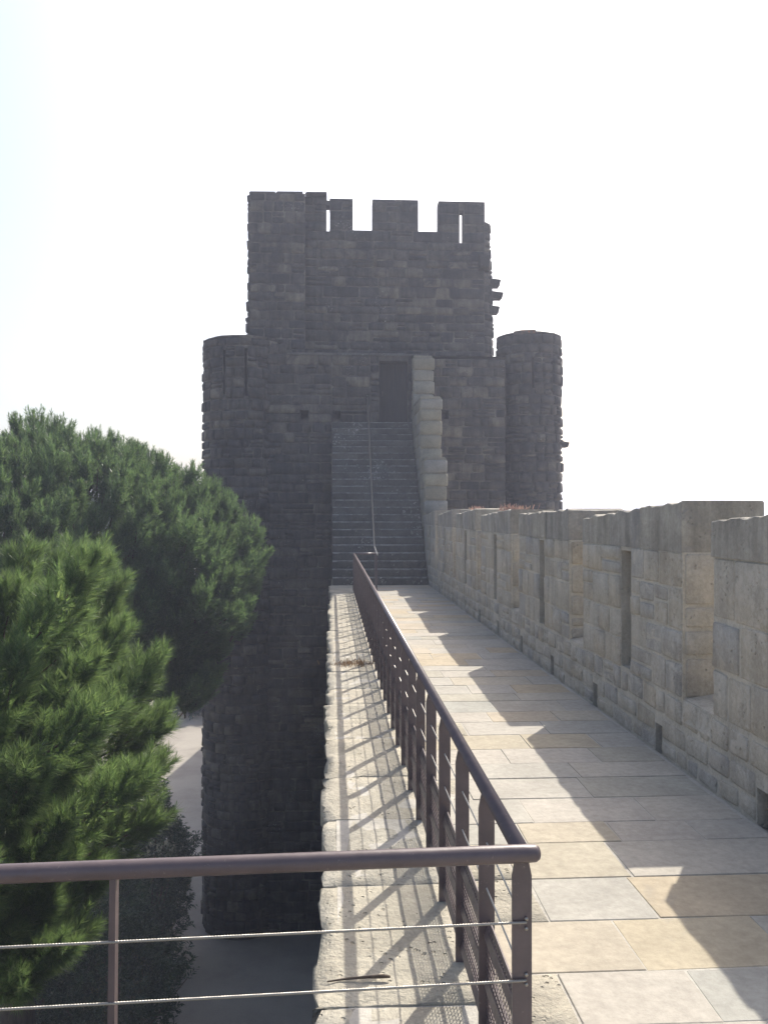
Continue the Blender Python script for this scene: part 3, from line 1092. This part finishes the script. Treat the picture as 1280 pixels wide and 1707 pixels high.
# thin upright of the cross railing
for x, lean in ((-.632, -.010), (-1.8, -.01)):
    yb = 2.565 + x * .03
    mb = MB()
    mb.hexa([(x - .011 + lean, yb - .02, -.01), (x + .011 + lean, yb - .02, -.01), (x - .011 + lean, yb + .02, -.01), (x + .011 + lean, yb + .02, -.01),
             (x - .009, yb - .02, RZ - .02), (x + .009, yb - .02, RZ - .02), (x - .009, yb + .02, RZ - .02), (x + .009, yb + .02, RZ - .02)])
    mb.build('upright', M['steel'], rail, False, (x, yb, 0))

sr = thing('stair_handrail', 'thin steel handrail running up the middle of the stone stairs', 'handrail', (1.16, SY, 0))
mb = MB()
HB = (1.19, SY - 1.6, .97)
mb.tube([(1.19, PY1 + .05, .93), (1.19, SY, 1.12), (1.21, SY + NS * TREAD, NS * RISE + .93)], .022, 10)
mb.build('tube', M['cable'], sr, True)
for k in (0, 8, 16, 22):
    mb = MB()
    yy = SY + (k + .5) * TREAD
    zb = (k + 1) * RISE
    mb.tube([(1.2, yy, zb), (1.2, yy, zb + .88)], .011, 8)
    mb.build('post', M['steel'], sr, True, (1.2, yy, zb))


# ------------------------------------------------------------------ vegetation
def tri_mesh(name, V, mat, parent=None, quads=False, kind=None):
    """V: (n, 3 or 4, 3) array of separate faces"""
    n, k, _ = V.shape
    me = bpy.data.meshes.new(name)
    me.vertices.add(n * k)
    me.vertices.foreach_set('co', V.reshape(-1).astype(np.float32))
    me.loops.add(n * k)
    me.loops.foreach_set('vertex_index', np.arange(n * k, dtype=np.int32))
    me.polygons.add(n)
    me.polygons.foreach_set('loop_start', np.arange(0, n * k, k, dtype=np.int32))
    me.update(calc_edges=True)
    me.materials.append(mat)
    o = bpy.data.objects.new(name, me)
    COL.objects.link(o)
    if parent is not None:
        o.parent = parent
        o.location = -wpos(parent)
    return o


def unit(a):
    return a / np.maximum(1e-9, np.linalg.norm(a, axis=-1, keepdims=True))


def needles(base, axis, per, spread, nlen, wid, along, t_pow=1.0):
    """needle triangles round every shoot: base (n,3), axis (n,3) unit * shoot length in `along` (n,)"""
    n = len(base)
    B = np.repeat(base, per, 0)
    A = np.repeat(axis, per, 0)
    L = np.repeat(along, per)
    t = RNG.random(n * per) ** t_pow
    rv = unit(RNG.normal(size=(n * per, 3)))
    perp = unit(np.cross(A, rv))
    ang = RNG.uniform(spread[0], spread[1], n * per) * (1.15 - .45 * t)
    D = unit(A * np.cos(ang)[:, None] + perp * np.sin(ang)[:, None])
    p = B + A * (t * L)[:, None]
    ln = nlen * RNG.uniform(.75, 1.2, n * per)
    side = unit(np.cross(D, unit(RNG.normal(size=(n * per, 3))))) * (wid * .5)
    tip = p + D * ln[:, None] - np.array([0, 0, 1.0]) * (ln * .06)[:, None]
    return np.stack([p + side, p - side, tip], 1)


def limb(mb, p0, p1, r0, r1, sag=.15, n=7, sides=7):
    p0, p1 = Vector(p0), Vector(p1)
    pts, rr = [], []
    j = Vector((rnd(-.15, .15), rnd(-.15, .15), 0)) * (p1 - p0).length
    for i in range(n):
        t = i / (n - 1)
        p = p0.lerp(p1, t) + j * math.sin(t * math.pi) + Vector((0, 0, -sag * math.sin(t * math.pi) * (p1 - p0).length * .5))
        pts.append(p)
        rr.append(r0 + (r1 - r0) * t)
    mb.tube(pts, rr, sides)


def pine(name, label, trunk_base, trunk_top, clumps, mats, tails, seg, wid, nlen, per, candle, limb_share):
    """clumps: list of (pos, outward direction, size). Each is a brush of upright shoots at a branch end."""
    t_root = thing(name, label, 'tree', trunk_base, 'pines beside the wall')
    mb = MB()
    tb_, tt = Vector(trunk_base), Vector(trunk_top)
    mb.tube([tb_, tb_.lerp(tt, .35) + Vector((rnd(-.3, .3), rnd(-.3, .3), 0)), tb_.lerp(tt, .7) + Vector((rnd(-.3, .3), rnd(-.3, .3), 0)), tt],
            [.42, .33, .25, .10], 14)
    mb.build('trunk', M['bark'], t_root, True, tuple(tb_))
    br = MB()
    bases, axes, longs = [], [], []
    cb_, ca, core_p, core_r = [], [], [], []
    for (p, d, H, r) in clumps:
        p, d = Vector(p), Vector(d).normalized()
        back = p - d * H * .6
        e1 = d.cross(Vector((.3, .9, .1))).normalized()
        e2 = d.cross(e1)
        if rnd(0, 1) < limb_share:
            tz = min(tt.z, max(tb_.z + 4, p.z - rnd(.8, 2.5)))
            q = tb_.lerp(tt, (tz - tb_.z) / (tt.z - tb_.z))
            limb(br, q, back, .06, .022)
        br.tube([back - d * H * .3, p], [.02, .008], 5)
        for k in range(tails):
            t = random.random() ** .8
            ph = rnd(0, 2 * math.pi)
            rad = e1 * math.cos(ph) + e2 * math.sin(ph)
            prof = math.sin(math.pi * min(1, .18 + .78 * t)) ** .7
            pos = back + d * H * t * .8 + rad * r * .5 * prof * rnd(.5, 1)
            dr_ = (d * .9 + rad * .75 * (1.05 - .7 * t) + Vector((0, 0, .25))).normalized()
            L = r * rnd(.55, .95)
            n_ = max(1, int(L / seg + .5))
            for _ in range(n_):
                bases.append(pos.copy())
                axes.append(dr_.copy())
                longs.append(seg)
                pos = pos + dr_ * seg
                dr_ = (dr_ + Vector((rnd(-.1, .1), rnd(-.1, .1), .10))).normalized()
            if t > .45 and rnd(0, 1) < candle and dr_.z > .3:
                cb_.append(pos)
                ca.append((dr_ * .5 + Vector((rnd(-.15, .15), rnd(-.15, .15), 1.3))).normalized())
        for k in range(int(tails * 2.2)):
            t = random.random()
            core_p.append(back + d * H * t * .8 + Vector((rnd(-1, 1), rnd(-1, 1), rnd(-1, 1))) * r * .36 * math.sin(math.pi * (.15 + .7 * t)))
            core_r.append(d)
    V = needles(np.array(bases), np.array(axes), per, (.4, .95), nlen, wid, np.array(longs))
    W = needles(np.array(core_p), np.array(core_r), 2, (.3, 1.2), nlen * 1.1, wid * 5, np.full(len(core_p), .02))
    o = br.build('limbs', M['bark'], t_root, True)
    o['kind'] = 'stuff'
    o = tri_mesh('crown', np.concatenate([V, W]), mats[0], t_root)
    o['kind'] = 'stuff'
    if cb_:
        C = needles(np.array(cb_), np.array(ca), 40, (.15, .5), nlen * .2, wid * 1.1, np.full(len(cb_), nlen * .6), 1)
        o = tri_mesh('young_shoots', C, mats[1], t_root)
        o['kind'] = 'stuff'
    return t_root


def shell(c, r, n, zmin=-1, face=None, jitter=.16, lump=.18):
    """clump places on the lumpy skin of an ellipsoid crown, growing outwards and up"""
    out = []
    g_ = math.pi * (3 - math.sqrt(5))
    for i in range(n):
        z = 1 - 2 * (i + .5) / n
        if z < zmin:
            continue
        th = g_ * i
        rr = math.sqrt(max(0, 1 - z * z))
        dx, dy, dz = rr * math.cos(th), rr * math.sin(th), z
        if face and not face(dx, dy, dz):
            continue
        lp = 1 + lump * math.sin(3.1 * th + 5 * z) * math.sin(4.3 * z + th) + rnd(-jitter, jitter * .5)
        p = (c[0] + dx * r[0] * lp, c[1] + dy * r[1] * lp, c[2] + dz * r[2] * lp)
        out.append((p, (dx * .8 + rnd(-.2, .2), dy * .8 + rnd(-.2, .2), dz * .5 + rnd(.45, .9)), rnd(.35, .62)))
    return out


# near pine: long-needled brushes close to the railing
random.seed(21)
near = [(p, d, rnd(.9, 1.35), rnd(.26, .36)) for p, d, s in shell((-4.2, 9.2, -.38), (2.1, 2.6, 2.1), 150, -.9, lambda x, y, z: y < .4 or x > .3, jitter=.22)]
near += [(p, d, 1.2, .36) for p, d, s in shell((-4.2, 9.2, -.5), (1.4, 1.7, 1.3), 50, -.9, jitter=.2)]
near += [(p, (d[0], d[1], d[2] * .6), rnd(.6, .9), rnd(.2, .26)) for p, d, s in shell((-3.0, 8.3, -2.05), (.55, .6, .25), 14, -.7)]
pine('near_pine', 'bright green long needled pine in front of the darker pine', (-5.3, 10.2, GROUND_Z + .3), (-4.3, 9.3, .9), near,
     (M['needles_near'], M['candle']), 42, .07, .0056, .15, 42, .4, .2)
random.seed(22)
far = [(p, (d[0] * .7, d[1] * .7, d[2] + .35), rnd(.62, .95), rnd(.30, .44)) for p, d, s in shell((-7.2, 20.5, .55), (5.3, 4.5, 3.2), 600, -.9, lambda x, y, z: y < .4 or z > .3, jitter=.06, lump=.05)]
far += [(p, d, 1.1, .42) for p, d, s in shell((-3.6, 19.0, .35), (1.75, 1.6, 1.5), 60, -.8)]
far += [(p, d, 1.6, .6) for p, d, s in shell((-7.2, 20.5, .1), (3.9, 3.5, 2.4), 110, -.9)]
far += [(p, d, .8, .3) for p, d, s in shell((-3.3, 19.2, -1.75), (.75, 1.0, .4), 22, -.8)]
pine('far_pine', 'broad dark blue green pine crown beside the tower', (-7.4, 21, GROUND_Z + .3), (-6.9, 20.5, 2.2), far,
     (M['needles_far'], M['candle']), 44, .10, .012, .12, 17, .35, .06)


def leafy_bush(name, label, cat, base, c, r, n_tw, per, ll, lw, mat, group=None):
    t = thing(name, label, cat, base, group)
    d = unit(RNG.normal(size=(n_tw, 3)))
    rad = RNG.uniform(.45, 1.0, n_tw) ** .5
    lump = 1 + .2 * np.sin(d[:, 0] * 5 + 1) * np.sin(d[:, 1] * 4) + .15 * np.sin(d[:, 2] * 7)
    P = np.array(c) + d * (rad * lump)[:, None] * np.array(r)
    ax = unit(d * .7 + np.array([0, 0, .8]) + RNG.normal(size=(n_tw, 3)) * .3)
    B = np.repeat(P, per, 0)
    A = np.repeat(ax, per, 0)
    tt = RNG.random(len(B))
    pp = unit(np.cross(A, unit(RNG.normal(size=B.shape))))
    D = unit(A * .6 + pp * RNG.uniform(.4, 1.0, (len(B), 1)))
    p = B + A * (tt * ll * 2.4)[:, None]
    L = ll * RNG.uniform(.7, 1.2, len(B))
    side = unit(np.cross(D, unit(RNG.normal(size=B.shape)))) * lw * .5
    mid = p + D * (L * .45)[:, None]
    tip = p + D * L[:, None] - np.array([0, 0, .15]) * L[:, None]
    V = np.stack([p, mid + side, tip, mid - side], 1)
    o = tri_mesh('foliage', V, mat, t)
    o['kind'] = 'stuff'
    st = MB()
    for k in range(9):
        q = P[RNG.integers(0, n_tw)]
        st.tube([(base[0] + rnd(-.15, .15), base[1] + rnd(-.15, .15), base[2]), ((base[0] + q[0]) / 2, (base[1] + q[1]) / 2, (base[2] * .6 + q[2] * .4)), tuple(q)], [.05, .035, .01], 6)
    st.build('stems', M['bark'], t, True, base)
    return t


GZ = GROUND_Z
leafy_bush('oleander', 'tall dark oleander bush against the foot of the tower', 'bush', (-5.9, 28.0, GZ + .2), (-5.9, 28.0, -9.4), (1.35, 1.3, 2.5), 1500, 16, .16, .04, M['oleander'], 'bushes at the wall foot')
leafy_bush('oleander', 'low dark bush filling the corner under the railing', 'bush', (-5.6, 22.6, GZ + .3), (-5.6, 22.6, -10.3), (1.7, 1.7, 2.1), 1500, 16, .15, .04, M['oleander'], 'bushes at the wall foot')
leafy_bush('oleander', 'shaded bush below the tip of the lowest pine branch', 'bush', (-8.4, 23.5, GZ + .3), (-8.4, 23.5, -9.6), (2.0, 1.8, 2.7), 1500, 14, .17, .045, M['oleander'], 'bushes at the wall foot')
leafy_bush('oleander', 'bush in shade at the back of the gravel court', 'bush', (-9.8, 62, GZ), (-9.8, 62, GZ + 1.9), (2.6, 1.8, 2.0), 900, 14, .3, .10, M['oleander'], 'bushes at the wall foot')

# grass on the verge
n = 26000
gx = RNG.uniform(-13.5, -5.3, n)
gy = RNG.uniform(17, 34, n)
p = np.stack([gx, gy, np.full(n, GZ + .28)], 1)
d = unit(np.stack([RNG.normal(0, .4, n), RNG.normal(0, .4, n), np.ones(n)], 1))
side = unit(np.cross(d, unit(RNG.normal(size=(n, 3))))) * .02
V = np.stack([p + side, p - side, p + d * RNG.uniform(.15, .4, n)[:, None]], 1)
o = tri_mesh('grass', V, M['grass'])
o['kind'] = 'stuff'
tag(o, 'rough grass growing on the shaded verge below', 'grass')


# small plants and litter on the stonework
def weed(name, label, base, n, h, spread, mat, wid=.006, group=None):
    p = np.array(base) + np.stack([RNG.normal(0, spread[0], n), RNG.normal(0, spread[1], n), np.zeros(n)], 1)
    d = unit(np.stack([RNG.normal(0, .55, n), RNG.normal(0, .55, n), np.ones(n) * .9], 1))
    L = h * RNG.uniform(.4, 1.1, n)
    side = unit(np.cross(d, unit(RNG.normal(size=(n, 3))))) * wid
    V = np.stack([p + side, p - side, p + d * L[:, None] - side * .6, p + d * L[:, None] + side * .6], 1)
    o = tri_mesh(name, V - np.array(base), mat)
    o.location = base
    tag(o, label, 'plant', group)
    return o


weed('stonecrop', 'pinkish stonecrop tuft on the parapet nearer the stairs', (2.98, 17.4, 2.06), 60, .12, (.08, .10), M['pink_weed'], .010)
weed('stonecrop', 'larger pinkish stonecrop tuft in the middle of the parapet top', (3.0, 14.2, 2.05), 110, .13, (.10, .17), M['pink_weed'], .010)
weed('dry_grass_tuft', 'flat tuft of dry brown grass on the rough coping stones', (.28, 11.4, .004), 260, .07, (.13, .10), M['dry_weed'], .004)

tw = MB()
tw.tube([(-.02, 3.66, .012), (.06, 3.67, .016), (.15, 3.675, .018), (.22, 3.67, .022), (.25, 3.668, .02)], [.003, .005, .006, .009, .005], 8)
o = tw.build('twig', M['bark'], None, True, (.1, 3.67, .0))
tag(o, 'short dark twig lying on the coping stones', 'twig')

# ------------------------------------------------------------------ haze volume in place of lens glare
hz = MB()
hz.box(-4100, 4100, -4100, 4100, GROUND_Z - 1.0, 14.2)
ho = hz.build('glare_haze', None)  # added volume; its pale veil stands in for lens glare
ho['kind'] = 'stuff'
hm = bpy.data.materials.new('glare_veil')
hm.use_nodes = True
hm.node_tree.nodes.clear()
hv = hm.node_tree.nodes.new('ShaderNodeVolumePrincipled')
hv.inputs['Color'].default_value = (.74, .80, 1.0, 1)
hv.inputs['Density'].default_value = .0020
hv.inputs['Anisotropy'].default_value = .35
hout = hm.node_tree.nodes.new('ShaderNodeOutputMaterial')
hm.node_tree.links.new(hv.outputs[0], hout.inputs['Volume'])
ho.data.materials.clear()
ho.data.materials.append(hm)
